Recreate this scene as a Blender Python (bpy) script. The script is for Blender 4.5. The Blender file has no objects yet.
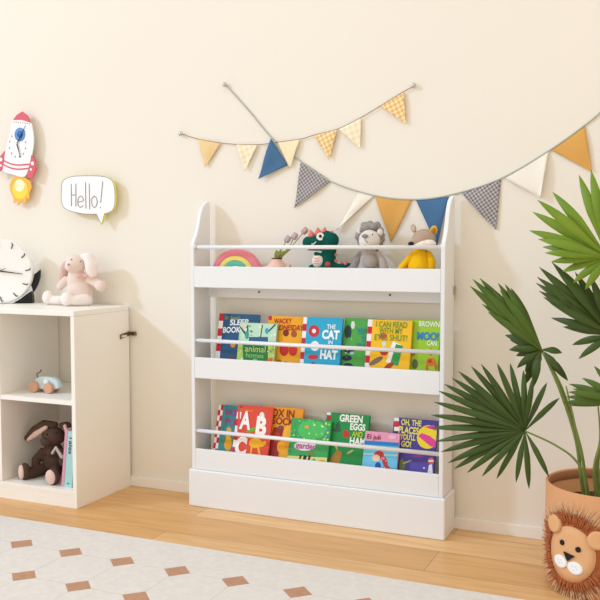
import bpy, bmesh, math, random
from mathutils import Vector, Matrix, noise
random.seed(7)
C = bpy.context.scene.collection
S = bpy.context.scene
PI = math.pi
V = Vector

# ------------------------------------------------------------------ camera
CAM = V((1.7492, -3.0628, 1.0185)); YAW = 0.416; PITCH = 0.0628; FPX = 874.6
fw = V((-math.sin(YAW)*math.cos(PITCH), math.cos(YAW)*math.cos(PITCH), -math.sin(PITCH)))
rt = V((math.cos(YAW), math.sin(YAW), 0)); up = rt.cross(fw)
cd = bpy.data.cameras.new('camera'); cam = bpy.data.objects.new('camera', cd); C.objects.link(cam)
cd.sensor_width = 36; cd.lens = FPX/600*36; cd.clip_start = .05
cam.matrix_world = Matrix(((rt.x, up.x, -fw.x, CAM.x), (rt.y, up.y, -fw.y, CAM.y), (rt.z, up.z, -fw.z, CAM.z), (0, 0, 0, 1)))
S.camera = cam
S.view_settings.view_transform = 'Standard'; S.view_settings.look = 'None'
S.view_settings.gamma = 1; S.view_settings.use_curve_mapping = False
S.view_settings.exposure = 0.0

# ------------------------------------------------------------------ light
w = bpy.data.worlds.new('world'); S.world = w; w.use_nodes = True
nt = w.node_tree; bg = nt.nodes['Background']
tc = nt.nodes.new('ShaderNodeTexCoord'); sp = nt.nodes.new('ShaderNodeSeparateXYZ')
mr = nt.nodes.new('ShaderNodeMapRange'); mr.inputs[1].default_value = -1; mr.inputs[2].default_value = 1
rp = nt.nodes.new('ShaderNodeValToRGB')
rp.color_ramp.elements[0].color = (1.36, 1.36, 1.34, 1); rp.color_ramp.elements[1].color = (1.16, 1.07, .90, 1)
nt.links.new(tc.outputs['Generated'], sp.inputs[0]); nt.links.new(sp.outputs['X'], mr.inputs[0])
nt.links.new(mr.outputs[0], rp.inputs[0]); nt.links.new(rp.outputs[0], bg.inputs[0])
bg.inputs[1].default_value = 0.88
kd = bpy.data.lights.new('window_light', 'AREA'); kd.shape = 'DISK'; kd.size = .85; kd.energy = 500; kd.color = (.40, .55, .78)
key = bpy.data.objects.new('window_light', kd); C.objects.link(key)
key.location = (-7.0, -5.5, 5.35); key.rotation_euler = (V((.3, 0, .6))-key.location).to_track_quat('-Z', 'Y').to_euler()

# ------------------------------------------------------------------ helpers
def ray(u, v): return fw + rt*((u-300)/FPX) - up*((v-300)/FPX)
def at(u, v, Y): d = ray(u, v); return CAM + d*((Y-CAM.y)/d.y)
def fl(u, v, Z=0.): d = ray(u, v); return CAM + d*((Z-CAM.z)/d.z)
def lin(h):
    h = h.lstrip('#'); r = [int(h[i:i+2], 16)/255 for i in (0, 2, 4)]
    return tuple(c/12.92 if c <= .04045 else ((c+.055)/1.055)**2.4 for c in r) + (1,)
MATS = {}
def mat(hexc, rough=.6, bump=0, scale=60, metal=0, var=.04, spec=.3, sub=0):
    k = (hexc, rough, bump, scale, metal, var, spec, sub)
    if k in MATS: return MATS[k]
    m = bpy.data.materials.new('mat_'+hexc.strip('#')); m.use_nodes = True; n = m.node_tree; b = n.nodes['Principled BSDF']
    b.inputs['Roughness'].default_value = rough; b.inputs['Metallic'].default_value = metal
    b.inputs['Specular IOR Level'].default_value = spec
    t = n.nodes.new('ShaderNodeTexCoord'); nz = n.nodes.new('ShaderNodeTexNoise'); nz.inputs['Scale'].default_value = scale
    n.links.new(t.outputs['Object'], nz.inputs['Vector'])
    c = lin(hexc); mx = n.nodes.new('ShaderNodeMix'); mx.data_type = 'RGBA'
    mx.inputs[6].default_value = tuple(x*(1-var) for x in c[:3])+(1,); mx.inputs[7].default_value = tuple(min(1, x*(1+var)) for x in c[:3])+(1,)
    n.links.new(nz.outputs[0], mx.inputs[0]); n.links.new(mx.outputs[2], b.inputs['Base Color'])
    if bump:
        bp = n.nodes.new('ShaderNodeBump'); bp.inputs['Strength'].default_value = bump; bp.inputs['Distance'].default_value = .004
        n.links.new(nz.outputs[0], bp.inputs['Height']); n.links.new(bp.outputs[0], b.inputs['Normal'])
    MATS[k] = m; return m
def mnode(n, op, a, b=None, c=None):
    m = n.nodes.new('ShaderNodeMath'); m.operation = op
    for i, x in enumerate((a, b, c)):
        if x is None: continue
        if isinstance(x, (int, float)): m.inputs[i].default_value = x
        else: n.links.new(x, m.inputs[i])
    return m.outputs[0]
def rootloc(p):
    while p.parent: p = p.parent
    return p.location
def obj(name, bm, m, parent=None, local=False, smooth=False, mods=None):
    if parent and not local: bmesh.ops.translate(bm, verts=bm.verts, vec=-rootloc(parent))
    me = bpy.data.meshes.new(name); bm.to_mesh(me); bm.free()
    for x in (m if isinstance(m, (list, tuple)) else [m]): me.materials.append(x)
    if smooth:
        for p in me.polygons: p.use_smooth = True
    o = bpy.data.objects.new(name, me); C.objects.link(o)
    if parent: o.parent = parent
    if mods == 'bevel' or isinstance(mods, float):
        b = o.modifiers.new('bevel', 'BEVEL'); b.width = mods if isinstance(mods, float) else .002; b.segments = 2; b.limit_method = 'ANGLE'
    return o
def tag(o, label, cat, group=None, kind=None):
    o['label'] = label; o['category'] = cat
    if group: o['group'] = group
    if kind: o['kind'] = kind
    return o
def thing(name, label, cat, loc, group=None):
    o = bpy.data.objects.new(name, None); C.objects.link(o); o.location = loc; o.empty_display_size = .05
    return tag(o, label, cat, group)
def struct(name, bm, m, mods=None):
    o = obj(name, bm, m, mods=mods); o['kind'] = 'structure'; return o
def box(bm, a, b, mi=0):
    a, b = V(a), V(b); r = bmesh.ops.create_cube(bm, size=1)
    for v in r['verts']: v.co = V(((a.x+b.x)/2+v.co.x*(b.x-a.x), (a.y+b.y)/2+v.co.y*(b.y-a.y), (a.z+b.z)/2+v.co.z*(b.z-a.z)))
    for f in {f for v in r['verts'] for f in v.link_faces}: f.material_index = mi
    return r['verts']
def B(a, b): bm = bmesh.new(); box(bm, a, b); return bm
def prism(bm, pts, ext, mi=0, side=None):
    """front polygon pts (3D), pushed by vector ext"""
    ext = V(ext); f = [bm.verts.new(p) for p in pts]; k = [bm.verts.new(V(p)+ext) for p in pts]; n = len(pts)
    fs = [bm.faces.new(f)]; fs[0].material_index = mi
    q = bm.faces.new(k[::-1]); q.material_index = mi if side is None else side; fs.append(q)
    for i in range(n):
        q = bm.faces.new((f[i], k[i], k[(i+1) % n], f[(i+1) % n])); q.material_index = mi if side is None else side; fs.append(q)
    bmesh.ops.recalc_face_normals(bm, faces=fs)
def smoothpoly(pts, n=6, closed=True):
    out = []; N = len(pts)
    for i in range(N if closed else N-1):
        g = lambda j: V(pts[j % N]) if closed else V(pts[max(0, min(N-1, j))])
        p0, p1, p2, p3 = g(i-1), g(i), g(i+1), g(i+2)
        for k in range(n):
            t = k/n
            out.append(.5*((2*p1)+(p2-p0)*t+(2*p0-5*p1+4*p2-p3)*t*t+(3*p1-p0-3*p2+p3)*t**3))
    if not closed: out.append(V(pts[-1]))
    return out
def tube(bm, pts, r, seg=8, mi=0, caps=True):
    pts = [V(p) for p in pts]; rs = r if isinstance(r, (list, tuple)) else [r]*len(pts); rings = []
    prev = None
    for i, p in enumerate(pts):
        d = (pts[min(i+1, len(pts)-1)]-pts[max(i-1, 0)]).normalized()
        if prev is None: prev = d.orthogonal().normalized()
        a = (prev-d*prev.dot(d)).normalized(); prev = a; b = d.cross(a)
        rings.append([bm.verts.new(p+(a*math.cos(2*PI*k/seg)+b*math.sin(2*PI*k/seg))*rs[i]) for k in range(seg)])
    for i in range(len(rings)-1):
        for k in range(seg):
            f = bm.faces.new((rings[i][k], rings[i][(k+1) % seg], rings[i+1][(k+1) % seg], rings[i+1][k])); f.material_index = mi
    if caps:
        bm.faces.new(rings[0][::-1]).material_index = mi; bm.faces.new(rings[-1]).material_index = mi
def T(pts, r, seg=8): bm = bmesh.new(); tube(bm, pts, r, seg); return bm
def ell(bm, c, r, rot=None, mi=0, sub=3):
    q = bmesh.ops.create_icosphere(bm, subdivisions=sub, radius=1)
    r = (r, r, r) if isinstance(r, (int, float)) else r
    M = Matrix.Translation(V(c)) @ (rot.to_matrix().to_4x4() if rot else Matrix()) @ Matrix.Diagonal((*r, 1))
    bmesh.ops.transform(bm, matrix=M, verts=q['verts'])
    if mi:
        for f in {f for v in q['verts'] for f in v.link_faces}: f.material_index = mi
def EL(*a, **k): bm = bmesh.new(); ell(bm, *a, **k); return bm
def limb(bm, pts, rs, n=8):
    for i in range(len(pts)-1):
        for k in range(n+1):
            t = k/n; ell(bm, V(pts[i]).lerp(V(pts[i+1]), t), rs[i]*(1-t)+rs[i+1]*t, sub=2)
def plush(name, bm, m, parent, vox=.004):
    o = obj(name, bm, m, parent, smooth=True)
    r = o.modifiers.new('remesh', 'REMESH'); r.mode = 'VOXEL'; r.voxel_size = vox; r.use_smooth_shade = True
    s = o.modifiers.new('smooth', 'SMOOTH'); s.iterations = 5; s.factor = .6
    return o
def lathe(bm, prof, c, seg=32, mi=0, axis=None):
    """prof: list of (r,z)"""
    c = V(c); rings = [[bm.verts.new(c+V((r*math.cos(2*PI*k/seg), r*math.sin(2*PI*k/seg), z))) for k in range(seg)] for r, z in prof]
    for i in range(len(rings)-1):
        for k in range(seg):
            bm.faces.new((rings[i][k], rings[i][(k+1) % seg], rings[i+1][(k+1) % seg], rings[i+1][k])).material_index = mi
    return rings
def textmesh(s, bold=0.):
    cu = bpy.data.curves.new('t', 'FONT'); cu.body = s; cu.size = 1; cu.offset = bold; cu.resolution_u = 4
    o = bpy.data.objects.new('t', cu); C.objects.link(o); bpy.context.view_layer.update()
    me = bpy.data.meshes.new_from_object(o.evaluated_get(bpy.context.evaluated_depsgraph_get()))
    bpy.data.objects.remove(o); bpy.data.curves.remove(cu); return me
def add_text(bm, s, fit, mi=0, bold=0.):
    """fit(a,b) maps unit-square coords to a 3D point"""
    me = textmesh(s, bold); xs = [v.co.x for v in me.vertices]; ys = [v.co.y for v in me.vertices]
    x0, x1, y0, y1 = min(xs), max(xs), min(ys), max(ys)
    vs = [bm.verts.new(fit((v.co.x-x0)/(x1-x0), (v.co.y-y0)/(y1-y0))) for v in me.vertices]
    for p in me.polygons:
        try: bm.faces.new([vs[i] for i in p.vertices]).material_index = mi
        except ValueError: pass
    bpy.data.meshes.remove(me)

# ------------------------------------------------------------------ the room
WHITE = mat('#eaebec', .42, var=.01, spec=.4)
def wall_mat():
    m = mat('#eee7da', .85, bump=.06, scale=220, var=.012, spec=.1); return m
struct('wall_back', B((-4, 0, 0), (4.5, .1, 3.2)), wall_mat())
# floor: oak planks along the wall
m = bpy.data.materials.new('oak_floor'); m.use_nodes = True; n = m.node_tree; b = n.nodes['Principled BSDF']
t = n.nodes.new('ShaderNodeTexCoord'); mp = n.nodes.new('ShaderNodeMapping'); n.links.new(t.outputs['Object'], mp.inputs[0])
mp.inputs['Location'].default_value = (-.075, .075, 0)
br = n.nodes.new('ShaderNodeTexBrick'); n.links.new(mp.outputs[0], br.inputs['Vector'])
br.offset = .37; br.inputs['Scale'].default_value = 1; br.inputs['Brick Width'].default_value = 1.5; br.inputs['Row Height'].default_value = .19
br.inputs['Mortar Size'].default_value = .0016; br.inputs['Mortar Smooth'].default_value = .3; br.inputs['Bias'].default_value = 0
br.inputs['Color1'].default_value = lin('#ecc089'); br.inputs['Color2'].default_value = lin('#d9a566'); br.inputs['Mortar'].default_value = lin('#b5854e')
m2 = n.nodes.new('ShaderNodeMapping'); m2.inputs['Scale'].default_value = (1.6, 16, 1); n.links.new(t.outputs['Object'], m2.inputs[0])
nz = n.nodes.new('ShaderNodeTexNoise'); nz.inputs['Scale'].default_value = 2.2; nz.inputs['Detail'].default_value = 8; nz.inputs['Distortion'].default_value = .6
n.links.new(m2.outputs[0], nz.inputs['Vector'])
cr = n.nodes.new('ShaderNodeValToRGB'); cr.color_ramp.elements[0].position = .32; cr.color_ramp.elements[1].position = .62
cr.color_ramp.elements[0].color = (.74, .70, .62, 1); cr.color_ramp.elements[1].color = (1, 1, 1, 1); n.links.new(nz.outputs[0], cr.inputs[0])
mx = n.nodes.new('ShaderNodeMix'); mx.data_type = 'RGBA'; mx.blend_type = 'MULTIPLY'; mx.inputs[0].default_value = .6
n.links.new(br.outputs[0], mx.inputs[6]); n.links.new(cr.outputs[0], mx.inputs[7]); n.links.new(mx.outputs[2], b.inputs['Base Color'])
b.inputs['Roughness'].default_value = .38; b.inputs['Specular IOR Level'].default_value = .35
struct('floor', B((-4, -5, -.05), (4.5, 0, 0)), m)
bm = B((-4, -.012, 0), (4.5, 0, .042)); struct('baseboard_back', bm, mat('#f3eee6', .5, var=.01), mods=.002)

# ------------------------------------------------------------------ rug
m = bpy.data.materials.new('rug'); m.use_nodes = True; n = m.node_tree; b = n.nodes['Principled BSDF']
t = n.nodes.new('ShaderNodeTexCoord'); s = n.nodes.new('ShaderNodeSeparateXYZ'); n.links.new(t.outputs['Object'], s.inputs[0])
def cell(o, off, pitch):
    a = mnode(n, 'DIVIDE', mnode(n, 'SUBTRACT', o, off), pitch)
    return mnode(n, 'MULTIPLY', mnode(n, 'ABSOLUTE', mnode(n, 'SUBTRACT', a, mnode(n, 'ROUND', a))), pitch)
fx = cell(s.outputs[0], -.083, .2045); fy = cell(s.outputs[1], -.786, .222)
inside = mnode(n, 'LESS_THAN', s.outputs[1], -.66)
dia = mnode(n, 'MULTIPLY', mnode(n, 'LESS_THAN', mnode(n, 'ADD', fx, fy), .0475), inside)
ln = mnode(n, 'MULTIPLY', mnode(n, 'LESS_THAN', mnode(n, 'MINIMUM', fx, fy), .0016), mnode(n, 'LESS_THAN', s.outputs[1], -.785))
nz = n.nodes.new('ShaderNodeTexNoise'); nz.inputs['Scale'].default_value = 45; nz.inputs['Detail'].default_value = 6; n.links.new(t.outputs['Object'], nz.inputs['Vector'])
def mix(f, a, bb):
    x = n.nodes.new('ShaderNodeMix'); x.data_type = 'RGBA'
    for i, q in ((0, f), (6, a), (7, bb)):
        if isinstance(q, (float, int, tuple)): x.inputs[i].default_value = q
        else: n.links.new(q, x.inputs[i])
    return x.outputs[2]
base = mix(nz.outputs[0], lin('#d4ccc5'), lin('#e9e2dc'))
lineA = mnode(n, 'MULTIPLY', ln, .38)
col = mix(lineA, base, lin('#b0a79d'))
col = mix(dia, col, mix(nz.outputs[0], lin('#b18468'), lin('#c79d83')))
n.links.new(col, b.inputs['Base Color']); b.inputs['Roughness'].default_value = .95; b.inputs['Specular IOR Level'].default_value = .05
bp_ = n.nodes.new('ShaderNodeBump'); bp_.inputs['Distance'].default_value = .002; bp_.inputs['Strength'].default_value = .3
nf = n.nodes.new('ShaderNodeTexNoise'); nf.inputs['Scale'].default_value = 500; n.links.new(t.outputs['Object'], nf.inputs['Vector'])
n.links.new(nf.outputs[0], bp_.inputs['Height']); n.links.new(bp_.outputs[0], b.inputs['Normal'])
tag(obj('rug', B((-2.2, -2.3, 0), (1.75, -.57, .008)), m, mods=.003), 'cream rug with brown diamond spots lying on the oak floor', 'rug')

# ------------------------------------------------------------------ bookshelf
sh = thing('bookshelf', 'white three-tier display bookshelf with round front rails standing against the wall', 'bookshelf', (.5, -.085, 0))
ZT = .146; TH = .015
prof = [(-.020, ZT), (-.148, ZT), (-.148, 1.015)] + [(p.x, p.y) for p in smoothpoly([(-.148, 1.015), (-.141, 1.032), (-.120, 1.062), (-.103, 1.100), (-.092, 1.135), (-.074, 1.165), (-.048, 1.184), (-.020, 1.192)], 5, False)][1:]
for x in (0, 1-TH):
    bm = bmesh.new(); prism(bm, [(x, y, z) for y, z in prof], (TH, 0, 0)); obj('side_panel', bm, WHITE, sh, mods=.0025)
tiers = [(.855, .937, 1.0105), (.503, .585, .650), (.146, .227, .296)]
for z0, z1, zr in tiers:
    obj('shelf_board', B((TH, -.136, z0), (1-TH, -.020, z0+.014)), WHITE, sh)
    obj('front_panel', B((TH, -.148, z0+.0005), (1-TH, -.136, z1)), WHITE, sh, mods=.0025)
    rl = obj('front_rail', T([(TH, -.136, zr), (1-TH, -.136, zr)], .0075, 16), WHITE, sh, smooth=True)
    if zr > .9:
        for x in (TH, 1-TH-.006):
            obj('rail_socket', T([(x, -.136, zr), (x+.006, -.136, zr)], .0115, 14), mat('#dcdad6', .4), rl)
for z0 in (.855,):
    br_ = obj('back_rail', B((TH, -.036, z0-.042), (1-TH, -.020, z0)), WHITE, sh)
    if z0 > .8:
        for u in (259, 390):
            p = at(u, 292 if u < 300 else 295, -.037); obj('screw', T([(p.x, -.038, p.z), (p.x, -.0355, p.z)], .0042, 12), mat('#6d6258', .4, metal=.7), br_)
bm = B((-.010, -.158, 0), (1.010, -.0125, ZT)); obj('plinth', bm, WHITE, sh, mods=.005)
obj('wall_bracket', B((1.0, -.035, .845), (1.003, -.002, .873)), mat('#b9ab94', .4, metal=.4), sh)

# ------------------------------------------------------------------ storage cabinet
CM = mat('#f5f0e7', .45, var=.01, spec=.35)
cb = thing('storage_cabinet', 'low cream cube cabinet with open compartments at the left wall', 'cabinet', (-.765, -.19, 0))
X1 = -.382; X0 = -1.148; D = .372; H = .766
obj('top', B((X0, -D, H-.020), (X1, -.013, H)), CM, cb, mods=.0015)
for a, b_ in ((X0, X0+.018), (X1-.018, X1)): obj('side_panel', B((a, -D+.001, 0), (b_, -.013, H-.0205)), CM, cb, mods=.001)
obj('divider', B((-.770, -D+.001, .07), (-.752, -.013, H-.0205)), CM, cb)
for a, b_ in ((X0+.018, -.770), (-.752, X1-.018)):
    obj('shelf_board', B((a, -D+.003, .402), (b_, -.013, .420)), CM, cb)
obj('bottom_board', B((X0+.018, -D+.001, .052), (X1-.018, -.013, .069)), CM, cb)
obj('toe_board', B((X0+.018, -D+.003, 0), (X1-.018, -D+.018, .052)), CM, cb)
br_ = thing('wall_strap', 'small dark metal anti-tip strap screwed to the cabinet side and wall', 'bracket', (X1+.004, -.03, .645))
DM = mat('#8d7a5c', .35, metal=.85)
bm = bmesh.new()
pts = [atx for atx in [(X1+.001, -.080, .630), (X1+.001, -.012, .640), (X1+.001, -.012, .658), (X1+.001, -.080, .650)]]
prism(bm, pts, (.003, 0, 0)); obj('side_plate', bm, DM, br_, mods=.001)
obj('slot', B((X1+.004, -.070, .637), (X1+.0045, -.035, .645)), mat('#e8ddca', .5), br_)
obj('wall_plate', B((X1+.001, -.012, .640), (X1+.030, -.001, .656)), DM, br_, mods=.001)
obj('screw', T([(X1+.018, -.015, .648), (X1+.018, -.011, .648)], .004, 10), mat('#443a2e', .4, metal=.8), br_)

# ------------------------------------------------------------------ picture books
PAGE = mat('#e9e4da', .8)
def book(name, label, TL, TR, zs, y0, lean, cover, shapes=(), texts=(), strip=None, th=.012, tilt=0, group='picture books on the bookshelf'):
    """front face: bottom edge at y0 on the board, leaning back; top corners given by where the photo shows them"""
    tl = math.tan(lean)
    def hit(u, v):      # pixel -> point on leaning front plane  y = y0 + (z-zs)*tl
        d = ray(u, v); t = (y0+(CAM.z-zs)*tl-CAM.y)/(d.y-d.z*tl); return CAM+d*t
    a, c = hit(*TL), hit(*TR)
    wd = c.x-a.x; zt = (a.z+c.z)/2; hh = (zt-zs)/math.cos(lean)
    r = bpy.data.objects.new(name, None); C.objects.link(r); r.empty_display_size = .03
    r.location = (a.x, y0, zs); r.rotation_euler = (-lean, 0, 0); tag(r, label, 'book', group)
    R = Matrix.Rotation(lean, 3, 'X')
    def lp(u, v, k=0): q = R @ (hit(u, v)-r.location); return V((q.x, -k, q.z))
    def L(x, z, k=0): return V((x, -k, z))
    ct = .0022; bm = bmesh.new()
    box(bm, (0, 0, 0), (wd, ct, hh)); box(bm, (0, th-ct, 0), (wd, th, hh)); box(bm, (0, ct, 0), (ct, th-ct, hh))
    obj('cover', bm, mat(cover, .35, var=.03, scale=30), r, local=True, mods=.0006)
    obj('pages', B((ct, ct, .003), (wd-.003, th-ct, hh-.003)), PAGE, r, local=True)
    ms = []; idx = {}
    def mi(h):
        if h not in idx: idx[h] = len(ms); ms.append(mat(h, .38, var=.05, scale=80))
        return idx[h]
    bm = bmesh.new(); k = .0003
    def clampx(p): p.x = min(max(p.x, .0008), wd-.0008); p.z = min(max(p.z, .0008), hh-.0008); return p
    def poly(pts, h):
        nonlocal k
        k += .00002; vs = [bm.verts.new((p.x, -k, p.z)) for p in map(clampx, pts)]
        f = bm.faces.new(vs); f.material_index = mi(h); f.normal_update()
        if f.normal.y > 0: f.normal_flip()
    if strip:
        sw, na, ncol, c1, c2 = strip
        for i in range(na):
            for j in range(ncol):
                z0, z1 = hh*i/na, hh*(i+1)/na; x0, x1 = sw*j/ncol, sw*(j+1)/ncol
                poly([L(x0, z0), L(x1, z0), L(x1, z1), L(x0, z1)], c1 if (i+j) % 2 else c2)
    for s in shapes:
        if s[0] == 'e':
            _, u, v, ru, rv, h = s[:6]; an = math.radians(s[6]) if len(s) > 6 else 0
            poly([lp(u+ru*math.cos(q*PI/10)*math.cos(an)-rv*math.sin(q*PI/10)*math.sin(an), v+ru*math.cos(q*PI/10)*math.sin(an)+rv*math.sin(q*PI/10)*math.cos(an)) for q in range(20)], h)
        elif s[0] == 'p': poly([lp(*q) for q in s[1]], s[2])
        elif s[0] == 'r': poly([lp(s[1], s[2]), lp(s[3], s[2]), lp(s[3], s[4]), lp(s[1], s[4])], s[5])
        elif s[0] == 's':   # scattered flecks in a pixel rectangle
            _, u0, v0, u1, v1, cnt, sz, hs = s; rr = random.Random(int(u0*7+v0))
            for q in range(cnt):
                u, v = rr.uniform(u0, u1), rr.uniform(v0, v1); z = sz*rr.uniform(.5, 1.2); an = rr.uniform(0, PI)
                poly([lp(u+z*math.cos(an+j*PI/3), v+z*math.sin(an+j*PI/3)*.8) for j in range(6)], rr.choice(hs))
    if len(bm.faces): obj('cover_picture', bm, ms, r, local=True)
    else: bm.free()
    for s in texts:
        tx, u0, v0, u1, v1, h = s[:6]; bold = s[6] if len(s) > 6 else .03; rise = s[7] if len(s) > 7 else 0
        bm = bmesh.new(); A, Bp = lp(u0, v1), lp(u1, v0); px = wd/(TR[0]-TL[0])
        def fit(a_, b_):
            z = A.z+(Bp.z-A.z)*b_ + a_*rise*px
            return V((A.x+(Bp.x-A.x)*a_, -.0020, z))
        # the line of text follows the top edge of the cover
        Bp = V((Bp.x, 0, A.z+abs(v1-v0)*.0043))
        add_text(bm, tx, fit, 0, bold)
        for f in bm.faces:
            f.normal_update()
            if f.normal.y > 0: f.normal_flip()
        obj('title', bm, mat(h, .4), r, local=True)
    return r
RW = ('#c31f33', '#f4eeee')
Z2 = .518; Z3 = .1605; L2 = math.radians(12); L3 = math.radians(17)
G2 = 'picture books on the middle tier'; G3 = 'picture books on the bottom tier'
book('book', 'dark blue picture book titled SLEEP BOOK, leftmost on middle tier', (219.5, 313), (259.5, 315), Z2, -.104, L2, '#1f5680',
     [('e', 233, 345, 2.5, 2.5, '#e08a2d'), ('e', 232, 357, 2, 1.5, '#8a2740')],
     [("Dr. Seuss's", 225, 316, 241, 319.5, '#a9a648', .01), ('SLEEP', 230, 320, 249, 325.5, '#e8eef2', .03, 1), ('BOOK', 223, 327.5, 241, 333, '#e8eef2', .03, 1)], strip=(.02, 8, 1, *RW), group=G2)
book('book', 'green picture book titled animal homes with pale tree shapes, in front of the blue book', (240, 323), (277.5, 323), Z2, -.122, L2, '#a9d3a2',
     [('r', 240, 323, 278, 341, '#bfe0c4'), ('s', 240, 324, 278, 341, 26, 1.6, ['#e9f3dc', '#3f9c86', '#88c9b0', '#f0c3c0', '#79b58c']),
      ('p', [(238, 327), (240, 326), (249, 336), (247, 338)], '#27493f'), ('p', [(247, 325), (248, 325), (249, 336), (247, 336)], '#27493f'), ('p', [(262, 325), (263, 325), (261, 338), (260, 338)], '#27493f'), ('p', [(275, 324), (276, 325), (268, 333), (267, 332)], '#27493f'),
      ('e', 247, 335, 2, 4, '#2fa08f'), ('e', 267, 331, 2, 3, '#35a7b5'), ('r', 249, 337, 268, 342, '#2e5e86'),
      ('r', 243, 343, 268, 366, '#1f7d3a'), ('r', 234, 343, 242, 366, '#b9cf5c'), ('r', 268, 343, 278, 366, '#b8cf6a'), ('s', 234, 343, 242, 365, 10, 1.3, ['#e7e8c0', '#86a63e']),
      ('e', 246, 362, 3, 2.5, '#2d4f7f'), ('e', 255, 361, 3, 2.5, '#7fc48a'), ('e', 262, 363, 3, 2, '#17325a'), ('e', 270, 360, 3.4, 2, '#e5672b', -30), ('s', 268, 344, 277, 356, 8, 1.2, ['#f2f2e2', '#6fae5d'])],
     [('animal', 245, 346, 266, 351.5, '#dff09a', .0), ('homes', 246, 353, 264, 357.5, '#9fd067', .0)], group=G2)
book('book', 'orange picture book titled WACKY WEDNESDAY on the middle tier', (268.5, 315.5), (306, 317), Z2, -.104, L2, '#f4ac1f',
     [('r', 268.5, 315, 272, 320, '#c31f33'), ('e', 286, 333, 3, 3.5, '#7d2a1c'), ('e', 294, 334, 3, 3.5, '#a5542a'), ('e', 284, 350, 4.5, 6, '#c72a22'), ('e', 293, 350, 4.5, 6, '#cf2f24'), ('e', 279, 362, 2.5, 2.5, '#a8782a'), ('e', 287, 363, 3, 1.2, '#7c6a2a', 20)],
     [('WACKY', 274, 319, 292, 323.5, '#b8261d', .02, .5), ('WEDNESDAY', 271, 325, 304, 330, '#b8261d', .02, .5)], group=G2)
book('book', 'bright turquoise picture book titled THE CAT IN THE HAT', (303.5, 317), (343, 318), Z2, -.122, L2, '#29a9cf',
     [('e', 314, 331, 5.5, 6, '#c7323c'), ('e', 314, 331, 2, 2.2, '#f2eeee'), ('e', 315, 346, 4.5, 5, '#eef2f2'), ('e', 313, 357, 5.5, 2.4, '#c7323c'), ('e', 313, 365, 2.5, 3, '#8f3547')],
     [('THE', 327, 325, 336, 329, '#f2fbff', .02), ('CAT', 322, 331, 340, 339, '#f2fbff', .05), ('IN', 328.5, 341, 333, 344, '#f2fbff', .02), ('THE', 325, 345.5, 335, 349, '#f2fbff', .02), ('HAT', 320, 351, 338, 359, '#f2fbff', .05)], strip=(.016, 9, 1, *RW), group=G2)
book('book', 'mid green picture book titled YERTLE with stacked dark shapes', (345, 318), (384, 319), Z2, -.104, L2, '#4fa748',
     [('e', 348, 332, 3.5, 7, '#1f3b3b'), ('e', 353, 325, 2, 4, '#dfe6d5'), ('e', 349, 350, 5, 3, '#1c2f49'), ('e', 347, 358, 5, 3, '#1c2f49'), ('e', 348, 366, 5, 3, '#1c2f49'), ('e', 352, 353, 2, 1.4, '#b8c3d8'), ('s', 345, 338, 352, 366, 8, 1, ['#8fa6b8', '#e7efe0'])],
     [('YERTLE', 356, 329, 377, 334, '#2a8fa0', .02), ('THE', 361, 337, 371, 342, '#2a8fa0', .02), ('TURTLE', 356, 344, 377, 349, '#2a8fa0', .02)], group=G2)
book('book', 'yellow picture book titled I CAN READ WITH MY EYES SHUT!', (368, 319.5), (412.5, 320.5), Z2, -.122, L2, '#f8c01f',
     [('e', 383, 336, 4, 3, '#d23b36'), ('p', [(386, 362), (393, 341), (401, 345), (396, 364)], '#f2f2ee'), ('p', [(390, 364), (396, 344), (403, 346), (398, 366)], '#2f9c52'), ('e', 384, 352, 4, 3.5, '#b6362d'), ('e', 376, 361, 8, 2.6, '#7c6a58', -30), ('e', 389, 366, 6, 2.4, '#a4471f', -35), ('e', 384, 344, 2, 3, '#cfe0e0')],
     [('I CAN READ', 376, 322, 407.5, 327, '#4f9a3c', .01), ('WITH MY', 379, 328.5, 403, 333.5, '#4f9a3c', .01), ('EYES SHUT!', 374.5, 335, 407.5, 340, '#4f9a3c', .01)], strip=(.018, 9, 1, *RW), group=G2)
book('book', 'lime green picture book titled BROWN MOO! at the right end of the middle tier', (409, 319), (441, 321), Z2, -.104, L2, '#9fca2f',
     [('e', 413, 352, 3, 4, '#b0703c'), ('e', 415, 364, 3, 5, '#5c6b4a'), ('e', 431, 362, 5, 4.5, '#e07c2a'), ('e', 431, 352, 1.6, 4, '#c96a28'), ('e', 427, 368, 1.5, 3, '#c96a28'), ('e', 436, 367, 1.5, 3, '#c96a28'), ('e', 430, 361, 2, 2, '#b34a1c')],
     [('BROWN', 419, 322, 440, 326.5, '#f3f8e0', .02), ('MOO!', 417, 333, 439, 340, '#2d86c4', .04), ('CAN', 427, 341.5, 437, 345.5, '#f3f8e0', .02), ('YOU?', 426, 350, 437, 354, '#f3f8e0', .02)], group=G2)
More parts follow.
